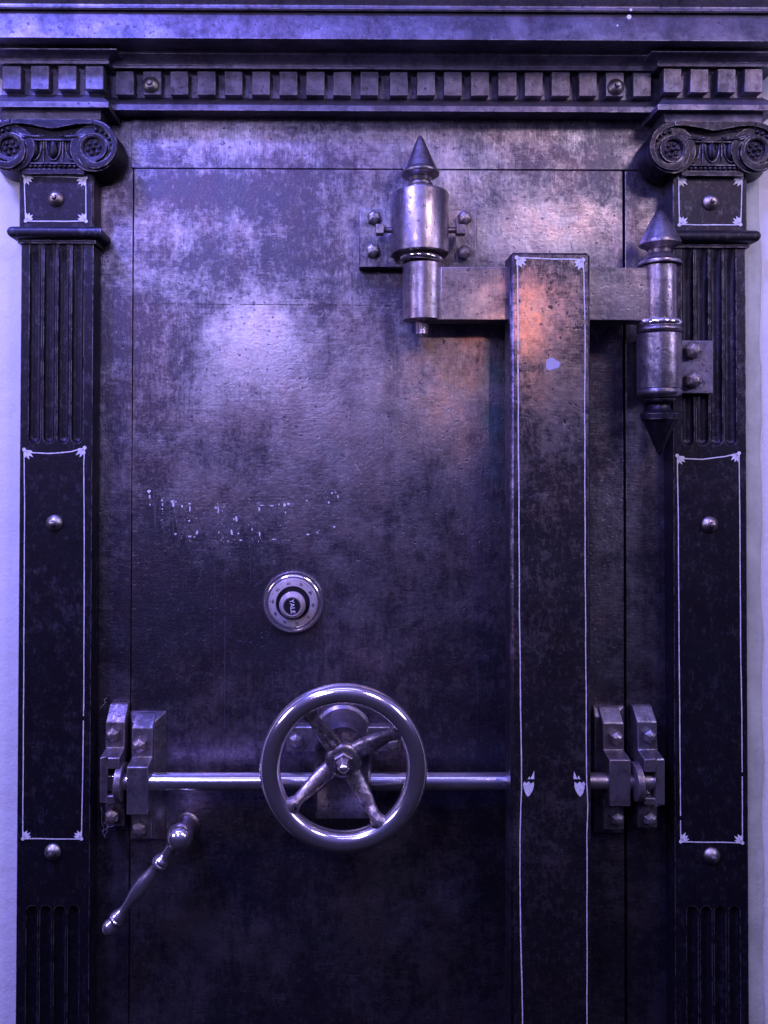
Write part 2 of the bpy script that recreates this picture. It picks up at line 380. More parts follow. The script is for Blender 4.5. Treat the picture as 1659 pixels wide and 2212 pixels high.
# rolled strips beside the jambs against the pilasters
bm = BM(); add_box(bm, P(199, 1100, 0).x, P(214, 1100, .0).x, -.010, .02, P(200, ZB).z, P(200, 380).z); obj('filler_strip', bm, 'iron', frame, bevel=.001)
bm = BM(); add_box(bm, P(1437, 1100, 0).x, P(1452, 1100, .0).x, -.012, .02, P(1445, ZB).z, P(1445, 380).z); obj('filler_strip', bm, 'iron', frame, bevel=.001)

# ------------------------------------------------------------------ pilasters
def pilaster(side):
    L = side == 'L'
    d0 = .036
    if L:
        xa, xb = 43, 199
        lab = 'fluted iron pilaster left of the vault door, capital cut by the left edge'
        fl1 = [(63, 88.5), (94.5, 119), (125, 149.5), (155, 180)]; f1 = (515, 957)
        fl2 = [(56, 80), (86, 110), (116, 140), (146, 170)]; f2 = 1957
        blk = (372, 494); mould = (493, 520, 527)
    else:
        xa, xb = 1455, 1612
        lab = 'fluted iron pilaster right of the vault door, with a hinge leaf bolted on'
        fl1 = [(1473, 1498.5), (1504.5, 1530), (1535, 1560), (1565, 1590)]; f1 = (520, 962)
        fl2 = [(1484, 1508), (1514, 1538), (1544, 1568), (1575, 1599)]; f2 = 1958
        blk = (378, 503); mould = (501, 529, 536)
    xm = (xa+xb)/2
    t = thing('pilaster', lab, 'pilaster', (P(xm, 1100, d0).x, 0, wz0), 'pilasters framing the vault door')
    # shaft as relief surface
    X0, X1 = P(xa, 1000, d0).x, P(xb, 1000, d0).x
    zt = P(xm, blk[0]-110, d0).z; zb = P(xm, ZB, d0).z
    F1 = [(P(a, 750, d0).x, P(b, 750, d0).x) for a, b in fl1]; F2 = [(P(a, 2080, d0).x, P(b, 2080, d0).x) for a, b in fl2]
    z1b = P(xm, f1[1], d0).z; z1t = P(xm, mould[2]-6, d0).z; z2t = P(xm, f2, d0).z
    dep = .0085
    def hgt(x, z):
        for fl, za, zbm in ((F1, z1t, z1b), (F2, z2t, zb-.2)):
            for a, b in fl:
                if a < x < b:
                    r = (b-a)/2; cx = (a+b)/2; u = (x-cx)/r
                    if za > z > zbm:
                        v = 0.0
                        if fl is F1 and z < zbm+r: v = (zbm+r-z)/r
                        if fl is F2 and z > za-r: v = (z-(za-r))/r
                        q = 1-u*u-v*v
                        return dep*math.sqrt(q)*min(1.0, 1.0) if q > 0 else 0.0
        return 0.0
    xs = []
    n = 150
    xs = sorted(set([X0+(X1-X0)*i/n for i in range(n+1)] + [q+s_*.00005 for fl in (F1, F2) for ab in fl for q in ab for s_ in (-1, 1)]))
    zs = set([zb, zt])
    z = zb
    def addr(a, b, st):
        q = a
        while q < b: zs.add(q); q += st
    addr(zb, zt, .05); addr(z1b-.002, z1b+.014, .0008); addr(z2t-.014, z2t+.002, .0008); zs.add(z1t); zs.add(z1t+.0001)
    zs_ = sorted(zs)
    bm = BM()
    g = [[bm.verts.new((x, -d0+hgt(x, z), z)) for x in xs] for z in zs_]
    for i in range(len(zs_)-1):
        for j in range(len(xs)-1): bm.faces.new((g[i][j], g[i][j+1], g[i+1][j+1], g[i+1][j]))
    for col, x in ((0, X0), (-1, X1)):
        bk = [bm.verts.new((x, .02, z)) for z in zs_]
        for i in range(len(zs_)-1): bm.faces.new((g[i][col], bk[i], bk[i+1], g[i+1][col]))
    obj('shaft', bm, 'iron', t, smooth=32)
    # necking block
    bm = BM(); pbox(bm, xa-1.5, xb+1.5, blk[0], blk[1], 0, d0+.003); obj('neck_block', bm, 'iron', t, bevel=.0015)
    # astragal: half round + fillet, mitred
    bm = BM()
    def zz(py, d): return P(xm, py, d).z
    za, zb_ = zz(mould[1], d0), zz(mould[0]-1, d0); zc = (za+zb_)/2; rz = (zb_-za)/2
    pr = [(zz(mould[2], d0), d0+.001), (zz(mould[2], d0), d0+.0045), (zz(mould[1], d0), d0+.0045)]
    for i in range(11):
        a = -math.pi/2+math.pi*i/10
        pr.append((zc+rz*math.sin(a)*.98, d0+.006+.0105*max(0, math.cos(a))))
    pr.append((zb_, d0+.001))
    ressaut(bm, pr, X0, X1, d0, .0)
    obj('astragal', bm, 'iron', t, bevel=0, smooth=40)
    # painted borders
    if L:
        border(t, ((52, 379), (185, 384), (186, 478), (55, 477)), d0+.0036)
        border(t, ((52, 971), (183, 967), (176, 1812), (49, 1812)), d0+.0006, 9, [(53, 1100), (52, 1300), (51, 1500)], [(181, 1000), (182, 1200), (181, 1500), (179, 1650)])
        nuts = ((120.5, 429, .0031), (118, 1130, 0), (114, 1840, 0))
    else:
        border(t, ((1466, 383), (1603.5, 383), (1600, 485), (1467.5, 485.5)), d0+.0036)
        border(t, ((1463, 984), (1596.6, 979), (1604, 1821), (1470.5, 1818)), d0+.0006, 8, [(1465, 1100), (1467, 1400), (1468.4, 1560)], [(1598, 1100), (1600, 1400), (1602.6, 1560)])
        nuts = ((1535, 437, .0031), (1533, 1133, 0), (1537, 1848, 0))
    for x, y, dd in nuts: capnut(t, x, y, d0+dd)
    # ---------------- Ionic capital
    dc = .058
    cx = 110 if L else 1545
    cy = 317 if L else 321.5
    u = U(1, dc)
    C = P(cx, cy, dc)
    def W_(x, y, d=dc): return Vector((C.x+x*u, -d, C.z-y*u))   # local units, y down
    cap = BM()
    # body behind the echinus, and cushion between rolls
    add_box(cap, C.x-74*u, C.x+74*u, -(dc-.012), .0, C.z-48*u, C.z+50*u)
    # top band (canalis rim) with sagging lower edge
    pts = [(-88, -61)] + [(88, -61)]
    low = []
    for i in range(25):
        x = 88-176*i/24; low.append((x, -50.5+10.5*math.exp(-(x/46)**2)-1.5*math.sin(abs(x)/88*math.pi)))
    f = [cap.verts.new(W_(x, y)) for x, y in pts+low]; b = [cap.verts.new(W_(x, y, dc-.0118)) for x, y in pts+low]
    cap.faces.new(f); cap.faces.new(b[::-1])
    for i in range(len(f)): cap.faces.new((f[i], f[(i+1) % len(f)], b[(i+1) % len(f)], b[i]))
    # fillets: above eggs, below eggs, below beads
    for ya, yb_, xx, dd in ((-21, -17, 62, .0035), (30, 34, 56, .003), (43, 55, 68, .001)):
        add_box(cap, C.x-xx*u, C.x+xx*u, -(dc-.012+dd+.002), -.01, C.z-yb_*u, C.z-ya*u)
    cp = obj('capital', cap, 'iron', t, bevel=.0008)
    for sx in (-1, 1):
        v = BM()
        vc = W_(sx*90, 0)
        # roll going back
        add_lathe(v, [(-.0500, 55*u), (-.043, 56*u), (-.028, 47*u), (-.018, 47*u), (-.0075, 51*u), (-.0055, 51*u)], vc, (0, -1, 0), 56)
        # inner ring, recess
        add_lathe(v, [(-.006, 31*u), (-.0010, 31*u), (0, 30*u), (0, 22*u), (-.001, 20.5*u), (-.0055, 20*u)], vc, (0, -1, 0), 48, cap=False)
        # spiral band
        nn = 72; pr = None
        def ro(a):   # a 0..1 over the turn
            return [60, 53, 47.5, 34.5, 31][0]*1.0 if a < 0 else (60-7*(a/.25) if a < .25 else 53-5.5*((a-.25)/.25) if a < .5 else 47.5-13*((a-.5)/.25) if a < .75 else 34.5-3.5*((a-.75)/.25))
        def bw(a): return 11.5+ (4.5*max(0, (a-.3))/.2 if a < .5 else 4.5)
        for i in range(nn+1):
            a = i/nn; th = math.pi/2-2*math.pi*a
            r1 = ro(a); r0 = max(26, r1-bw(a))
            c_, s_ = math.cos(th)*sx, -math.sin(th)
            q = [v.verts.new(Vector((vc.x+c_*r*u, -(dc+dd), vc.z-s_*r*u))) for r, dd in ((r0, -.0065), (r0+.5, 0.0003), ((r1+r0)/2, .0009), (r1-.8, .0003), (r1, -.008))]
            if pr:
                for j in range(4): v.faces.new((pr[j], pr[j+1], q[j+1], q[j]))
            pr = q
        vo = obj('volute', v, 'iron', cp, smooth=45)
        bb = BM()
        for i in range(9):
            th = math.radians(82-i*17); rr = 38.5+2.0*(1-i/8); s_ = 4.6*(1-.05*i)
            add_ball(bb, (vc.x+sx*math.cos(th)*rr*u, -(dc-.0045), vc.z+math.sin(th)*rr*u), s_*u, s_*u, s_*u, 12, 8)
        # rosette
        for i in range(6):
            th = math.radians(60*i+12)
            add_ball(bb, (vc.x+math.cos(th)*12.5*u, -(dc-.0045), vc.z+math.sin(th)*12.5*u), 5.2*u, 3.2*u, 5.2*u, 12, 8)
        add_ball(bb, (vc.x, -(dc-.003), vc.z), 5*u, 5*u, 5*u, 14, 10)
        # leaves running towards the middle
        for L0, a0 in ((46, .0), (36, .55), (26, 1.0)):
            pp = []; ra = []; rb = []
            for i in range(9):
                s = i/8
                x = 78-L0*s*1.15; y = -37+9*s+6*math.sin(s*3.1+a0)*(.5 if a0 else 1)+a0*7
                pp.append(W_(sx*x, y, dc-.0065)); w_ = (4.2*math.sin(math.pi*min(1, s*.85+.12))+.5)*u; ra.append(w_*.8); rb.append(w_)
            add_loft(bb, pp, ra, rb, Vector((0, 0, 1)), 10)
        add_ball(bb, W_(sx*28, -25.5, dc-.0065), 4.5*u, 3*u, 4*u, 12, 8); add_ball(bb, W_(sx*21, -27, dc-.0065), 3.2*u, 3*u, 3*u, 12, 8)
        obj('carved_ornament', bb, 'iron', cp, smooth=60)
    for ex in (-42, 0, 42):
        eb = BM(); c0 = W_(ex, 0, dc-.0095)
        add_ball(eb, W_(ex, -1, dc-.012), 10.5*u, 9.5*u, 21*u, 20, 14)
        pp = []
        for i in range(19):
            th = math.pi*i/18
            pp.append(W_(ex+15.5*math.cos(th), -10+34*math.sin(th) if True else 0, dc-.0105))
        pp = [W_(ex+16, -17, dc-.0105)]+pp+[W_(ex-16, -17, dc-.0105)]
        add_loft(eb, pp, [1.7*u]*len(pp), [1.7*u]*len(pp), Vector((0, 1, 0)), 8)
        if ex != 42: add_loft(eb, [W_(ex+21, -17, dc-.0105), W_(ex+21, 5, dc-.010), W_(ex+21, 27, dc-.0105)], [2.6*u, 2*u, .6*u], [2.6*u, 2*u, .6*u], Vector((0, 1, 0)), 8)
        obj('egg', eb, 'iron', cp, smooth=60)
    bb = BM()
    for i in range(12): add_ball(bb, W_(-59+i*10.7, 38.5, dc-.0088), 4*u, 4*u, 3.8*u, 12, 8)
    obj('bead_row', bb, 'iron', cp, smooth=60)
    return t
pilaster('L'); pilaster('R')

# ------------------------------------------------------------------ entablature
ent = thing('entablature', 'heavy iron cornice with a row of square dentils above the door', 'cornice', (P(830, 250).x, 0, P(830, 258).z))
XL, XR = P(-90, 100, .1).x, P(1760, 100, .1).x
bm = BM()
cor = [(116, .055), (113.5, .060), (112, .0998), (85.5, .1055), (84.5, .106), (29, .099), (27.5, .098), (27.3, .092), (24.5, .092), (24, .104), (19, .106), (15.5, .104),
       (12, .104), (4, .107), (-8, .112), (-20, .116), (-28, .118), (-60, .118)]
add_xprofile(bm, zprof([(113, .02), (113, .060), (84.6, .1005)], 830)[:2]+zprof(cor[3:], 830), XL, XR, -.02)
obj('crown_cornice', bm, 'cornice', ent, bevel=.0008)
cen = [(257, .001), (243, .030), (240.5, .0375), (228, .0375), (214, .0262), (152, .026), (151, .045), (150, .047), (144, .048), (143, .046), (140, .047), (132, .050), (124, .056), (118, .0595), (112.2, .0596)]
bm = BM(); add_xprofile(bm, zprof(cen, 830), P(205, 200, .03).x, P(1455, 200, .03).x, -.02)
obj('architrave', bm, 'cornice', ent, bevel=.0007)
def dent(px, y0, y1, w, db, df, mat='cornice'):
    bm = BM(); pbox(bm, px, px+w, y0, y1, db, df)
    for v in bm.verts:                                   # hand-finished: slightly out of true
        v.co.x += (random.random()-.5)*.0008; v.co.z += (random.random()-.5)*.0008
    return obj('dentil', bm, mat, ent, bevel=.0012)
xsC = [250, 309, 367.5, 426.5, 485, 544, 603, 661.7, 720, 778.5, 842.3, 900.8, 959, 1017.5, 1077, 1133.6, 1192, 1250.8, 1309, 1368]
for x in xsC:
    k_ = (x-250)/1118; dent(x, 153+3.3*k_, 204.5+3.5*k_, 39, .025, .043)
for sd, (x0_, x1_, dy, xs_) in {'L': (5, 221, 0, (5, 66, 125, 184)), 'R': (1435, 1650, 6.3, (1433.5, 1491.5, 1550.5, 1608.5))}.items():
    prof = [(258, .046), (238, .048), (234, .056), (231.5, .064), (219.5, .0645), (205, .0475), (143, .047), (139.5, .060), (137.5, .064), (130.5, .065), (129, .062), (126, .063), (118, .068), (110, .077), (107, .081), (104.0, .0815)]
    xm = (x0_+x1_)/2
    pr = [(P(xm, py+dy, d).z, d) for py, d in prof]
    bm = BM(); ressaut(bm, pr, P(x0_, 180, .047).x, P(x1_-3, 180, .047).x, .047, .02)
    obj('projecting_block', bm, 'cornice', ent, bevel=.0007)
    for x in xs_: dent(x, 142+dy, 193+dy, 39.5, .046, .0635)
capnut(ent, 326, 184, .0432); capnut(ent, 1330, 188.5, .0432)
bm = BM()
for px, py, r in ((1359, 36.5, 5), (1363, 21, 3), (1334, 55, 2)): disc(bm, px, py, r, .1075)
obj('paint_drop', bm, 'paint', ent, smooth=0)

# ------------------------------------------------------------------ vault door
door = thing('vault_door', 'large scratched dark steel vault door leaf with handwheel, dial and lever', 'vault door', (P(818, 1100).x, 0, wz0))
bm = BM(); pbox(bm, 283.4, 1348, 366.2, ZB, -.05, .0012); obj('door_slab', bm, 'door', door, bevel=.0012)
# seams and scratches cut as thin dark lines
bm = BM()
ribbon(bm, [(290, 656), (600, 658), (858, 660)], 1.1, .0015, .2, .15)
obj('seam', bm, 'gap', door, smooth=0)
bm = BM()
for x, y0, y1, w in ((487, 1130, 1640, 1.0), (464, 1190, 1500, .6), (543, 1165, 1260, .8)): ribbon(bm, [(x, y0), (x-2, y1)], w, .0015, .2, .12)
for i in range(34):
    x = random.choice((350, 372, 388, 452, 464, 487, 505, 512, 548, 556, 572, 590, 640, 655))+random.gauss(0, 5); y = random.uniform(1085, 1130)
    ribbon(bm, [(x, y), (x+random.uniform(-1, 1), y+random.uniform(18, 75))], random.uniform(.8, 2.2), .00148+.000001*i, .15, .25)
obj('scratch', bm, 'mark', door, smooth=0)
# remains of painted lettering: flakes
bm = BM()
def C8(x, y): return ((450+x/1.659)/1.735, (1700+y/1.659)/1.735)
def flake(x, y, w, h, n=8):
    px, py = C8(x, y)
    pts = []
    for i in range(n):
        a = 2*math.pi*i/n; q = .55+.6*random.random()
        pts.append((px+w/2.88*.5*math.cos(a)*q, py+h/2.88*.5*math.sin(a)*q))
    poly(bm, pts, .0016)
big = [(180, 236, 26, 26), (184, 268, 11, 34), (186, 318, 8, 18), (324, 296, 30, 14), (330, 318, 18, 40), (348, 300, 14, 10), (386, 326, 13, 22), (432, 312, 20, 10), (434, 345, 10, 34),
       (431, 418, 16, 12), (262, 290, 16, 14), (264, 318, 10, 18), (262, 345, 12, 8), (345, 500, 18, 14), (432, 516, 34, 14), (462, 518, 20, 10), (478, 492, 16, 30), (596, 336, 20, 14),
       (724, 405, 15, 48), (708, 408, 9, 18), (694, 488, 15, 40), (736, 496, 14, 14), (672, 545, 12, 8), (748, 538, 24, 10), (866, 345, 10, 26), (868, 500, 10, 36), (882, 322, 40, 7), (945, 324, 36, 10),
       (1022, 320, 22, 26), (1048, 312, 18, 16), (988, 316, 14, 14), (1168, 502, 26, 10), (1162, 292, 12, 10), (1226, 490, 10, 14), (1318, 246, 12, 14), (1340, 240, 16, 8), (1354, 268, 8, 26), (1298, 304, 12, 14),
       (1362, 400, 10, 10), (1330, 455, 18, 14), (610, 345, 8, 60), (614, 490, 8, 12), (820, 470, 8, 20), (958, 532, 30, 7), (1028, 366, 10, 14)]
for a in big: flake(*a)
for gx0, gx1, gy0, gy1, n in ((245, 275, 275, 430, 26), (310, 360, 290, 510, 26), (375, 490, 300, 520, 30), (590, 650, 320, 530, 36), (690, 745, 380, 540, 16), (800, 890, 320, 545, 46),
                              (920, 1065, 310, 535, 46), (1200, 1360, 240, 480, 46), (1150, 1240, 290, 510, 14)):
    for i in range(n//2): flake(random.uniform(gx0, gx1), random.choice((gy0, gy1, (gy0+gy1)/2))+random.gauss(0, 18), random.uniform(2, 6), random.uniform(3, 12), 5)
obj('faded_lettering', bm, 'paint', door, smooth=0)

# --- combination dial
def dial():
    d0 = .0012
    cx, cy = 634, 1299.5
    u = U(1, .01)
    o = P(cx, cy, d0)
    dl = thing_part('combination_dial', [(-.001, 66.5), (.006, 66.5), (.0085, 64.8), (.0085, 62.5), (.0065, 59.5), (.0078, 56), (.009, 55), (.009, 54), (.007, 53.5)], o, u, 'chrome')
    bm = BM(); add_lathe(bm, [(0, 53*u), (.011, 53*u), (.0135, 51*u), (.0155, 39*u), (.0155, 37*u), (.010, 36*u)], o, (0, -1, 0), 72); dr = obj('dial_ring', bm, 'dialface', dl, smooth=30)
    bm = BM(); add_lathe(bm, [(.009, 37*u), (.0115, 36*u), (.0118, 20*u)], o, (0, -1, 0), 64); obj('recess', bm, 'black', dl)
    bm = BM(); add_lathe(bm, [(.011, 21*u), (.016, 21*u), (.019, 27*u), (.029, 28*u), (.034, 26*u), (.0385, 22*u), (.040, 20.5*u), (.040, 19*u), (.0385, 18.3*u)], o, (0, -1, 0), 64); kn = obj('knob', bm, 'dialface', dl, smooth=40)
    bm = BM(); add_lathe(bm, [(.037, 18.5*u), (.0391, 18.2*u)], o, (0, -1, 0), 48); obj('knob_cap', bm, 'black', kn)
    bm = BM()
    for i in range(60):
        a = 2*math.pi*i/60; add_ball(bm, o+Vector((math.cos(a)*17.2*u, -.0392, math.sin(a)*17.2*u)), .4*u, .3*u, .4*u, 6, 4)
    obj('cap_beading', bm, 'dialface', kn)
    # graduations and numbers
    bm = BM()
    def ringpt(r, a, y): return Vector((o.x+math.sin(a)*r*u, o.y-y, o.z+math.cos(a)*r*u))
    def hh(r): return .0135+(51-r)/12*.002+.00012
    for i in range(100):
        a = math.radians(-13+3.6*(i-60)); lw = .26 if i % 5 else .38; r0 = 47.8 if i % 5 else 46.3
        if i % 10 == 0: r0 = 45.8
        tn = Vector((math.cos(a), 0, -math.sin(a)))*lw*u
        A, B = ringpt(50.8, a, hh(50.8)), ringpt(r0, a, hh(r0))
        bm.faces.new([bm.verts.new(q) for q in (A-tn, A+tn, B+tn, B-tn)])
    obj('graduation', bm, 'ink', dr, smooth=0)
    def text(s, size, loc, ang, mat, par, name, tilt=0):
        c = bpy.data.curves.new(name, 'FONT'); c.body = s; c.size = size; c.align_x = 'CENTER'; c.align_y = 'CENTER'; c.extrude = .00008; c.offset = size*.012
        to = bpy.data.objects.new('tmp', c); COL.objects.link(to)
        dg = bpy.context.evaluated_depsgraph_get(); dg.update()
        me = bpy.data.meshes.new_from_object(to.evaluated_get(dg)); bpy.data.objects.remove(to)
        m4 = Matrix.Translation(loc) @ Matrix.Rotation(ang, 4, 'Y') @ Matrix.Rotation(math.radians(90), 4, 'X')
        b = BM(); b.from_mesh(me); b.transform(m4)
        return obj(name, b, mat, par, smooth=0)
    for i in range(10):
        a = math.radians(-13+36*(i-6)); r = 42.2
        text(str(i*10) if i else '0', 8.6*u, ringpt(r, a, hh(r)+.0001), a, 'ink', dr, 'number')
    text('YALE', 13.2*u, o+Vector((.4*u, -.0394, 0)), math.radians(84), 'paint', kn, 'lettering')
    # index mark on the outer bezel
def thing_part(name, prof, o, u, mat):
    bm = BM(); add_lathe(bm, [(h, r*u) for h, r in prof], o, (0, -1, 0), 80); return obj(name, bm, mat, door, smooth=35)
dial()

# --- handwheel with gear housing
def wheel():
    hb = BM()                                  # housing: arched box
    pts = [(673, 1772), (673, 1626)]
    fd = .088
    u = U(1, fd)
    c = P(741, 1626, fd); w2 = 61*u
    def loop(d, s, top=0):
        out = [(c.x-w2*s, -d, P(741, 1768, fd).z)]
        for i in range(25):
            a = math.pi-math.pi*i/24; out.append((c.x+math.cos(a)*w2*s, -d, c.z+math.sin(a)*w2*s))
        out.append((c.x+w2*s, -d, P(741, 1768, fd).z)); return [hb.verts.new(q) for q in out]
    ls = [loop(.001, 1.10), loop(.012, 1.10), loop(.016, 1.0), loop(.070, 1.0), loop(.082, .98), loop(.088, .90)]
    n = len(ls[0])
    for a, b in zip(ls[:-1], ls[1:]):
        for i in range(n): hb.faces.new((a[i], a[(i+1) % n], b[(i+1) % n], b[i]))
    hb.faces.new(ls[0]); hb.faces.new(ls[-1])
    h = obj('gear_housing', hb, 'steel', door, smooth=35)
    bm = BM(); pbox(bm, 618, 866, 1570, 1625, .001, .020); obj('mounting_ear', bm, 'cast', h, bevel=.002)
    hexbolt(h, 640, 1597, .020, 16, h=.014); hexbolt(h, 846, 1602, .020, 16, h=.014)
    bm = BM(); pbox(bm, 690, 792, 1590, 1740, .085, .0885)
    # wheel
    dw = .135; u = U(1, dw)
    wc = P(742, 1658, dw)
    w = BM(); add_torus(w, wc, (0, 1, 0), 158*u, 22.5*u, 21*u, 128, 28)
    rim = obj('handwheel', w, 'chrome', door, smooth=60)
    hc = wc+Vector((0, .030, 0))
    b = BM(); add_lathe(b, [(-.022, 30*u), (-.012, 34*u), (-.006, 40*u), (.003, 40.5*u), (.007, 38*u), (.0095, 33*u), (.0105, 27*u)], hc, (0, -1, 0), 48); obj('hub', b, 'spoke', rim, smooth=35)
    b = BM(); add_lathe(b, [(.008, 24*u), (.016, 24*u), (.018, 20*u)], hc, (0, -1, 0), 6); obj('hub_nut', b, 'steel', rim, smooth=0, bevel=.0008)
    b = BM(); add_lathe(b, [(.015, 17*u), (.021, 17*u), (.023, 14*u), (.0235, 12*u)], hc, (0, -1, 0), 6, phase=.3); obj('lock_nut', b, 'steel', rim, smooth=0, bevel=.0006)
    b = BM(); add_lathe(b, [(.020, 12.5*u), (.030, 13*u)]+[(.030+.009*math.sin(i*math.pi/16), 13*u*math.cos(i*math.pi/16)) for i in range(1, 9)], hc, (0, -1, 0), 32); obj('spindle_end', b, 'chrome', rim, smooth=60)
    b = BM(); add_lathe(b, [(-.05, 17*u), (-.015, 17*u)], hc, (0, -1, 0), 32); obj('spindle', b, 'steel', rim)
    for a in (34, 123, 216, 303):
        t = math.radians(a); dr = Vector((math.cos(t), 0, math.sin(t)))
        pp, ra, rb = [], [], []
        for s, wd, tk in ((24, 21, 13), (38, 21, 13), (55, 20.5, 13), (75, 19, 12), (95, 16, 11), (110, 13.5, 10), (122, 13, 11), (131, 17, 13), (138, 23, 15), (146, 30, 17)):
            yy = .030*(1-min(1, max(0, (s-30)/100))**1.3)
            pp.append(wc+dr*s*u+Vector((0, yy, 0))); ra.append(wd*u); rb.append(tk*u)
        b = BM(); add_loft(b, pp, ra, rb, Vector((0, 1, 0)), 20); obj('spoke', b, 'spoke', rim, smooth=60)
wheel()

# --- locking bar
dbar = .046
bm = BM(); rr = .0133
ra_ = P(262, 1690, dbar); rb_ = P(1160, 1686, dbar); zc = (ra_.z+rb_.z)/2
add_lathe(bm, [(0, rr), (rb_.x-ra_.x, rr)], (ra_.x, -dbar, zc), (1, 0, 0), 40)
bar = obj('locking_bar', bm, 'chrome', door, bevel=.001)
bm = BM(); x0, x1 = P(1160.5, 1690, dbar).x, P(1412, 1690, dbar).x
add_lathe(bm, [(0, rr*.97), (x1-x0, rr*.97)], (x0, -dbar, zc), (1, 0, 0), 40); obj('bar_shank', bm, 'cast', bar, bevel=.001)
for xa, xb in ((253, 271), (1364, 1382)):
    bm = BM(); x0, x1 = P(xa, 1690, dbar).x, P(xb, 1690, dbar).x
    add_lathe(bm, [(0, .026), (.002, .029), (x1-x0-.002, .029), (x1-x0, .026)], (x0, -dbar, zc), (1, 0, 0), 48)
    obj('collar', bm, 'cast', bar, smooth=40)
bm = BM(); x0 = P(228, 1690, .05).x
add_box(bm, x0, P(262, 1690, .05).x, -.054, -.03, zc-.012, zc+.012); obj('bar_end', bm, 'chrome', bar, bevel=.002)
bm = BM(); add_box(bm, P(1395, 1700, .05).x, P(1408, 1700, .05).x, -.05, -.03, zc-.02, zc+.012); obj('bar_end', bm, 'chrome', bar, bevel=.003)

# --- strap brackets
def strap(parent, name, xp0, xp1, ytop, yp, yb0, yb1, yend, slot=None, base=None, db=.032, dk=.0615, lab=None):
    """xp0,xp1: plate sides at depth db; ytop: top of sloping foot, yp: upper plate top; yb0..yb1 raised block; yend: lower plate end"""
    xm = (xp0+xp1)/2
    X0, X1 = P(xp0, 1690, db).x, P(xp1, 1690, db).x
    z = lambda y, d: P(xm, y, d).z
    prof = [(z(yend, db), db), (z(yb1, dk)-.0002, db), (z(yb1, dk), dk), (z(yb0, dk), dk), (z(yb0-20, db)+.001, db+.001), (z(yp+3, db), db), (z(yp, db), db-.002), (z(ytop, .010), .010)]
    bm = BM()
    if not slot: add_xprofile(bm, prof, X0, X1, 0)
    else:
        y0, y1, x0, x1 = slot      # notch open on one side; x in units at dk
        zs0, zs1 = z(y1, dk), z(y0, dk)
        xs0, xs1 = P(x0, 1690, dk).x, P(x1, 1690, dk).x
        a, b = (X0, xs0) if x1 >= xp1 else (xs1, X1)
        if x1 >= xp1: solid = (X0, xs0); cut = (xs0, X1)
        else: solid = (xs1, X1); cut = (X0, xs1)
        add_xprofile(bm, prof, solid[0], solid[1], 0)
        low = [(prof[0][0], db), prof[1], prof[2], (zs0, dk)]
        add_xprofile(bm, low, cut[0], cut[1], 0)
        up = [(zs1, dk)]+prof[3:]
        add_xprofile(bm, up, cut[0], cut[1], 0)
        bmesh.ops.remove_doubles(bm, verts=bm.verts, dist=.00001)
    s = obj(name, bm, 'cast', parent, bevel=.0016, smooth=30, segs=2)
    if base:
        b = BM(); bx0, bx1, by0, by1, bd = base
        f = [P(bx0+4, by0+24, bd), P(bx1-26, by0+24, bd), P(bx1-26, by1-2, bd), P(bx0+4, by1-2, bd)]
        k = [P(bx0, by0, .004), P(bx1, by0, .004), P(bx1, by1, .004), P(bx0, by1, .004)]
        q = [Vector((v.x, 0, v.z)) for v in k]
        A = [[b.verts.new(v) for v in ring] for ring in (q, k, f)]
        for r0, r1 in zip(A[:-1], A[1:]):
            for i in range(4): b.faces.new((r0[i], r0[(i+1) % 4], r1[(i+1) % 4], r1[i]))
        b.faces.new(A[0]); b.faces.new(A[-1])
        obj('mounting_pad', b, 'cast', s, bevel=.0016)
    return s
s = strap(door, 'bar_guide', 284, 329.5, 1540, 1570, 1657, 1761, 1812, base=(281, 359, 1536, 1815, .022))
hexbolt(s, 303, 1607, .032); hexbolt(s, 303, 1786, .032)
s = strap(door, 'bar_guide', 1303, 1348, 1527, 1560, 1641.6, 1742.5, 1793, base=(1281, 1349, 1525, 1800, .016))
hexbolt(s, 1328, 1591, .032, 15); hexbolt(s, 1330, 1765, .032, 15)
s = strap(frame, 'bolt_keeper', 227.5, 269, 1520, 1557, 1637, 1735, 1785, slot=(1662, 1719, 231, 270))
hexbolt(s, 246, 1584, .032); hexbolt(s, 245, 1759, .032)
s = strap(frame, 'bolt_keeper', 1377, 1420, 1524, 1557, 1641, 1739.6, 1789, slot=(1669, 1724, 1370, 1417.5))
hexbolt(s, 1400, 1587, .032, 15); hexbolt(s, 1400, 1765, .032, 15)

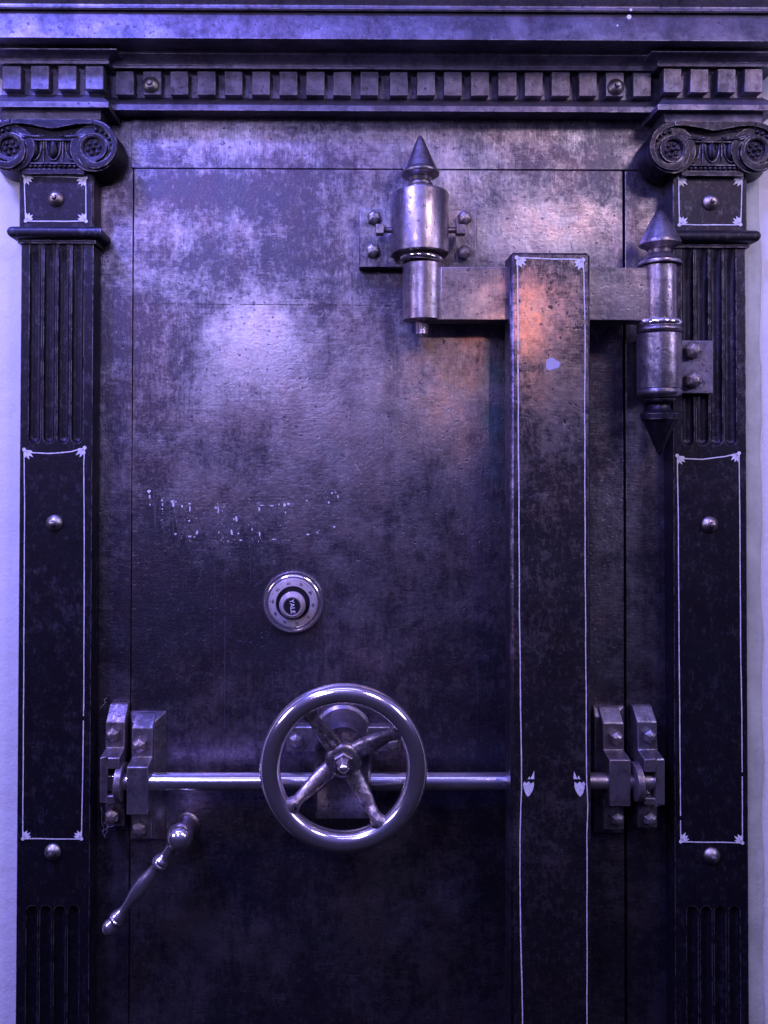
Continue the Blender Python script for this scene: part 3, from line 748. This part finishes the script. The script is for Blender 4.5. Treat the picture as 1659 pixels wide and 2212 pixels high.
# --- lever handle
def lever():
    bm = BM(); o = P(405, 1781, .0012); u = U(1, .02)
    add_lathe(bm, [(0, 28*u), (.004, 28*u), (.006, 24*u), (.010, 21*u), (.022, 19.5*u)]+[(.022+19.5*u*math.sin(a*math.pi/12), 19.5*u*math.cos(a*math.pi/12)) for a in range(1, 6)], o, (0, -1, 0), 48)
    r = obj('lever_handle', bm, 'steel', door, smooth=45)
    d = .055; u = U(1, d)
    A = P(388.5, 1808, d); B = P(234.5, 2006, d)
    b = BM(); add_loft(b, [Vector(o)+Vector((0, -.02, 0)), A], [16*u, 18*u], [16*u, 18*u], Vector((0, 0, 1)), 24); add_ball(b, A, 28.5*u, 28.5*u, 28.5*u, 40, 28); obj('ball', b, 'chrome', r, smooth=60)
    L = (B-A).length/u; ax = (B-A).normalized()
    pr = [(22, 14), (28, 12.5), (45, 11), (54, 11), (58, 13.5), (61, 16), (64, 16.5), (66, 14), (68, 14), (70.5, 17), (74, 17), (77, 13), (80, 11.5), (90, 11.5), (105, 14), (122, 16.5), (140, 17), (158, 14.5), (175, 11), (190, 8.5), (199, 8.5),
          (206, 10.5), (212, 13), (216, 14.5), (219, 15), (221, 13.5), (223, 15.3), (226, 15.3), (229, 11), (233, 11.5), (238, 14.5), (246, 16), (254, 14.5), (260, 10), (263, 4)]
    k = L/251
    b = BM(); add_lathe(b, [(h*u*k, q*u*1.06) for h, q in pr], A, ax, 36); obj('grip', b, 'chrome', r, smooth=40)
lever()
# lint
lint = BM()
def squig(pts, r=.00035):
    pp = [P(x, y, .0015+.001*random.random()) for x, y in pts]
    add_loft(lint, pp, [r]*len(pp), [r]*len(pp), Vector((0, 1, .01)), 6)
for c in ([(218, 1742), (221, 1756), (219, 1772), (224, 1790), (222, 1800), (229, 1811)], [(220, 1796), (230, 1790), (236, 1778), (246, 1780), (252, 1786), (247, 1792)], [(224, 1776), (233, 1783), (231, 1797), (224, 1806)],
          [(232, 1786), (240, 1786), (250, 1783)]): squig(c)
lo = obj('lint_thread', lint, 'lint'); lo['label'] = 'tangled white lint threads on the frame just below the left bolt keeper'; lo['category'] = 'lint'

lint = BM(); squig([(217, 1530), (222, 1524), (228, 1518), (225, 1511), (231, 1507)])
lo = obj('lint_thread', lint, 'lint'); lo['label'] = 'short white lint wisp on the frame just above the left bolt keeper'; lo['category'] = 'lint'
# ------------------------------------------------------------------ door-side hinge
def vlathe(px, d, prof, segs=56, pyref=None):
    """profile of (py, r units) -> vertical lathe about axis through px at protrusion d"""
    out = []
    for py, r in prof: out.append((P(px, py, d).z, U(r, d)))
    out.sort(key=lambda q: q[0]) if False else None
    return out
def add_v(bm, px, d, prof, segs=56, pym=None):
    pym = pym or (prof[0][0]+prof[-1][0])/2
    x = P(px, pym, d).x
    pr = [(P(px, py, d).z, U(r, d)) for py, r in prof]
    z0 = pr[0][0]
    add_lathe(bm, [(z-z0, r) for z, r in pr], (x, -d, z0), (0, 0, 1), segs)
ha = .050
hg = BM(); pbox(hg, 776, 1030, 452, 578, .001, .024)
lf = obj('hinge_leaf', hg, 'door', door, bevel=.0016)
bm = BM(); pbox(bm, 845, 968, 430, 548, .001, .045); 
obj('hinge_web', bm, 'steel', lf, bevel=.001)
bm = BM(); add_v(bm, 907, ha, [(551, 52), (551, 61), (549, 62.5), (424, 62.5), (420, 61), (417, 54), (415, 44), (413, 41)], 64); 
obj('hinge_barrel', bm, 'steel', lf, smooth=30)
bm = BM(); add_v(bm, 908, ha, [(414, 41), (411, 40), (408, 33), (404, 27), (402, 28), (398, 27.5), (396, 24), (392, 22), (386, 24), (382, 34), (380, 40), (377, 42), (373, 42), (370, 39), (362, 35), (340, 24.5), (318, 14.5), (305, 9), (298, 5.5), (294, 2.5), (293, .5)], 64, 350)
obj('finial', bm, 'steel', lf, smooth=38)
for x, y in ((807.5, 472), (804.6, 543), (1002, 473), (1001, 547)): hexbolt(lf, x, y, .024, 16, h=.014, mat='bolt', rot=.2)
for sgn, xs, xh, wh in ((-1, 846, 820, 9.5), (1, 967, 995, 11)):
    bm = BM(); zc_ = P(907, 497, ha).z
    a, b_ = P(xs, 497, ha).x, P(xh, 497, ha).x
    L_ = abs(b_-a); pr = []
    for i in range(24): pr.append((L_*i/23, .0052 if i % 2 else .0046))
    add_lathe(bm, pr, (a, -ha, zc_), (sgn, 0, 0), 20); ss = obj('set_screw', bm, 'steel', lf, smooth=30)
    bm = BM(); hw = .0078; add_box(bm, b_-wh*.00068, b_+wh*.00068, -ha-hw, -ha+hw, zc_-hw, zc_+hw); obj('screw_head', bm, 'bolt', ss, bevel=.0015)

# ------------------------------------------------------------------ crane hinge (swinging arm and tall bar)
cr = thing('crane_hinge', 'tall white-lined steel hinge bar on a swinging arm between two pin barrels', 'hinge', (P(1190, 1100, .09).x, -.09, wz0))
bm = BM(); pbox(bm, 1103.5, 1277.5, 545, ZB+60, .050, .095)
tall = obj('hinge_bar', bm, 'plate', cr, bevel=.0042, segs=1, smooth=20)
bm = BM()
dd = .0953
ribbon(bm, [(1116, 555.5), (1190, 559), (1260, 561)], 2.6, dd, .4, .02)
ribbon(bm, [(1118, 556), (1119, 720), (1119.5, 900), (1121, 1100), (1122, 1300), (1125, 1558), (1127, 1700), (1123, 1800), (1124, 2000), (1127, 2100), (1130, 2300)], 2.3, dd, .25, .004)
ribbon(bm, [(1260, 561), (1264, 700), (1263, 900), (1264, 1200), (1266, 1500), (1267, 1690), (1270, 1740), (1268, 1800), (1268, 2000), (1268, 2300)], 2.0, dd, .25, .010)
fan(bm, 1116, 556, 1, 1, dd, .95); fan(bm, 1260, 561, -1, 1, dd, .95)
def tulip(pts, sx, x0, y0):
    poly(bm, [(x0+sx*a, y0+b) for a, b in pts], dd+.0001)
tul = [(3, 22), (5, 34), (8, 43), (13, 50), (18, 46), (23, 38), (26, 29), (26, 18), (20, 22), (15, 17), (10, 21), (6, 17)]
tulip(tul, 1, 1127, 1671); tulip(tul, -1, 1267, 1671)
tulip([(12, 14), (16, 8), (18, 13), (26, -4), (26, 14)], 1, 1128, 1669); tulip([(12, 14), (16, 6), (19, 13), (26, -3), (27, 14)], -1, 1266, 1669)
obj('painted_border', bm, 'paint', tall, smooth=0)
bm = BM(); poly(bm, [(1179, 784), (1182, 777), (1189, 772), (1196, 773), (1200, 778), (1208, 781), (1211, 787), (1206, 795), (1196, 797), (1186, 800), (1179, 796)], dd); obj('paint_splash', bm, 'lavpaint', tall, smooth=0)
# arm
bm = BM(); pbox(bm, 952, 1420, 577, 691.5, .032, .074)
arm = obj('arm', bm, 'steel', cr, bevel=.0012)
bm = BM(); add_v(bm, 914, ha, [(694, 40), (692, 44), (574, 44), (572, 42)], 56)
ab = obj('arm_barrel', bm, 'steel', cr, smooth=30)
bm = BM(); pbox(bm, 914, 960, 577.5, 691, .030, .072); obj('weld_web', bm, 'steel', ab, bevel=.001)
bm = BM(); c = P(911, 560, ha); add_torus(bm, c, (.10, 0, 1), U(39, ha), U(8, ha), U(8, ha), 56, 18); obj('thrust_ring', bm, 'chrome', ab, smooth=60)
bm = BM(); pr = [(694, 14.5)]
for i in range(9): pr += [(697+i*3.2, 15.5), (698.6+i*3.2, 13)]
pr += [(727, 10)]
add_v(bm, 912, ha, pr[::-1], 32); obj('pin_end', bm, 'chrome', ab, smooth=25)
# frame-side barrel
hd = .062
pv = 1424
bm = BM(); add_v(bm, pv, hd, [(692, 36), (690, 36.5), (577, 36.5), (576, 35)], 56, 630); fb = obj('arm_barrel', bm, 'steel', cr, smooth=30)
fh = BM()
add_v(fh, pv+1, hd, [(574, 45), (571, 46), (567, 45), (563, 38), (559, 33), (556, 32), (552, 27), (547, 23), (541, 24), (536, 32), (531, 41), (529, 43.5), (524, 43.5), (521, 42), (505, 34.5), (485, 23.5), (468, 14), (459, 8.5), (455, 4), (453.5, .5)], 56, 510)
fin = obj('finial', fh, 'steel', cr, smooth=38)
# lower barrel is fixed to the frame pilaster
hl = thing('fixed_hinge', 'dark hinge barrel with downward spike, bolted to the right pilaster', 'hinge', (P(1424, 800, hd).x, -.04, P(1424, 985, hd).z))
bm = BM(); add_v(bm, pv+.5, hd, [(985, .5), (982, 3), (975, 7), (940, 21), (915, 32.5), (908, 36), (906, 39), (894, 39.5), (892, 37), (888, 27), (882, 23), (876, 22), (871, 25), (868, 32), (864, 34), (862, 33)], 56, 860); obj('spike', bm, 'iron', hl, smooth=38)
bm = BM(); add_v(bm, pv, hd, [(861, 34), (858, 40), (854, 45), (849, 46.5), (844, 46), (841, 44.5), (839, 46), (724, 46), (722, 44)], 56, 790); obj('barrel', bm, 'steel', hl, smooth=35)
bm = BM(); c = P(pv, 714, hd); add_torus(bm, c, (0, 0, 1), U(40, hd), U(7.5, hd), U(7, hd), 56, 16); obj('thrust_ring', bm, 'steel', hl, smooth=60)
bm = BM(); c = P(pv, 700, hd); add_torus(bm, c, (0, 0, 1), U(40, hd), U(8, hd), U(8, hd), 56, 16); obj('thrust_ring', bm, 'chrome', hl, smooth=60)
bm = BM(); pbox(bm, 1400, 1448, 725, 840, .001, .060); obj('barrel_web', bm, 'iron', hl, bevel=.002)
bm = BM(); pbox(bm, 1440, 1541, 735, 850, .0355, .050); lf2 = obj('hinge_leaf', bm, 'cornice', hl, bevel=.0014)
hexbolt(lf2, 1493, 758, .050, 19, h=.018, mat='bolt', rot=.3); hexbolt(lf2, 1493, 822, .050, 19, h=.018, mat='bolt', rot=.1)
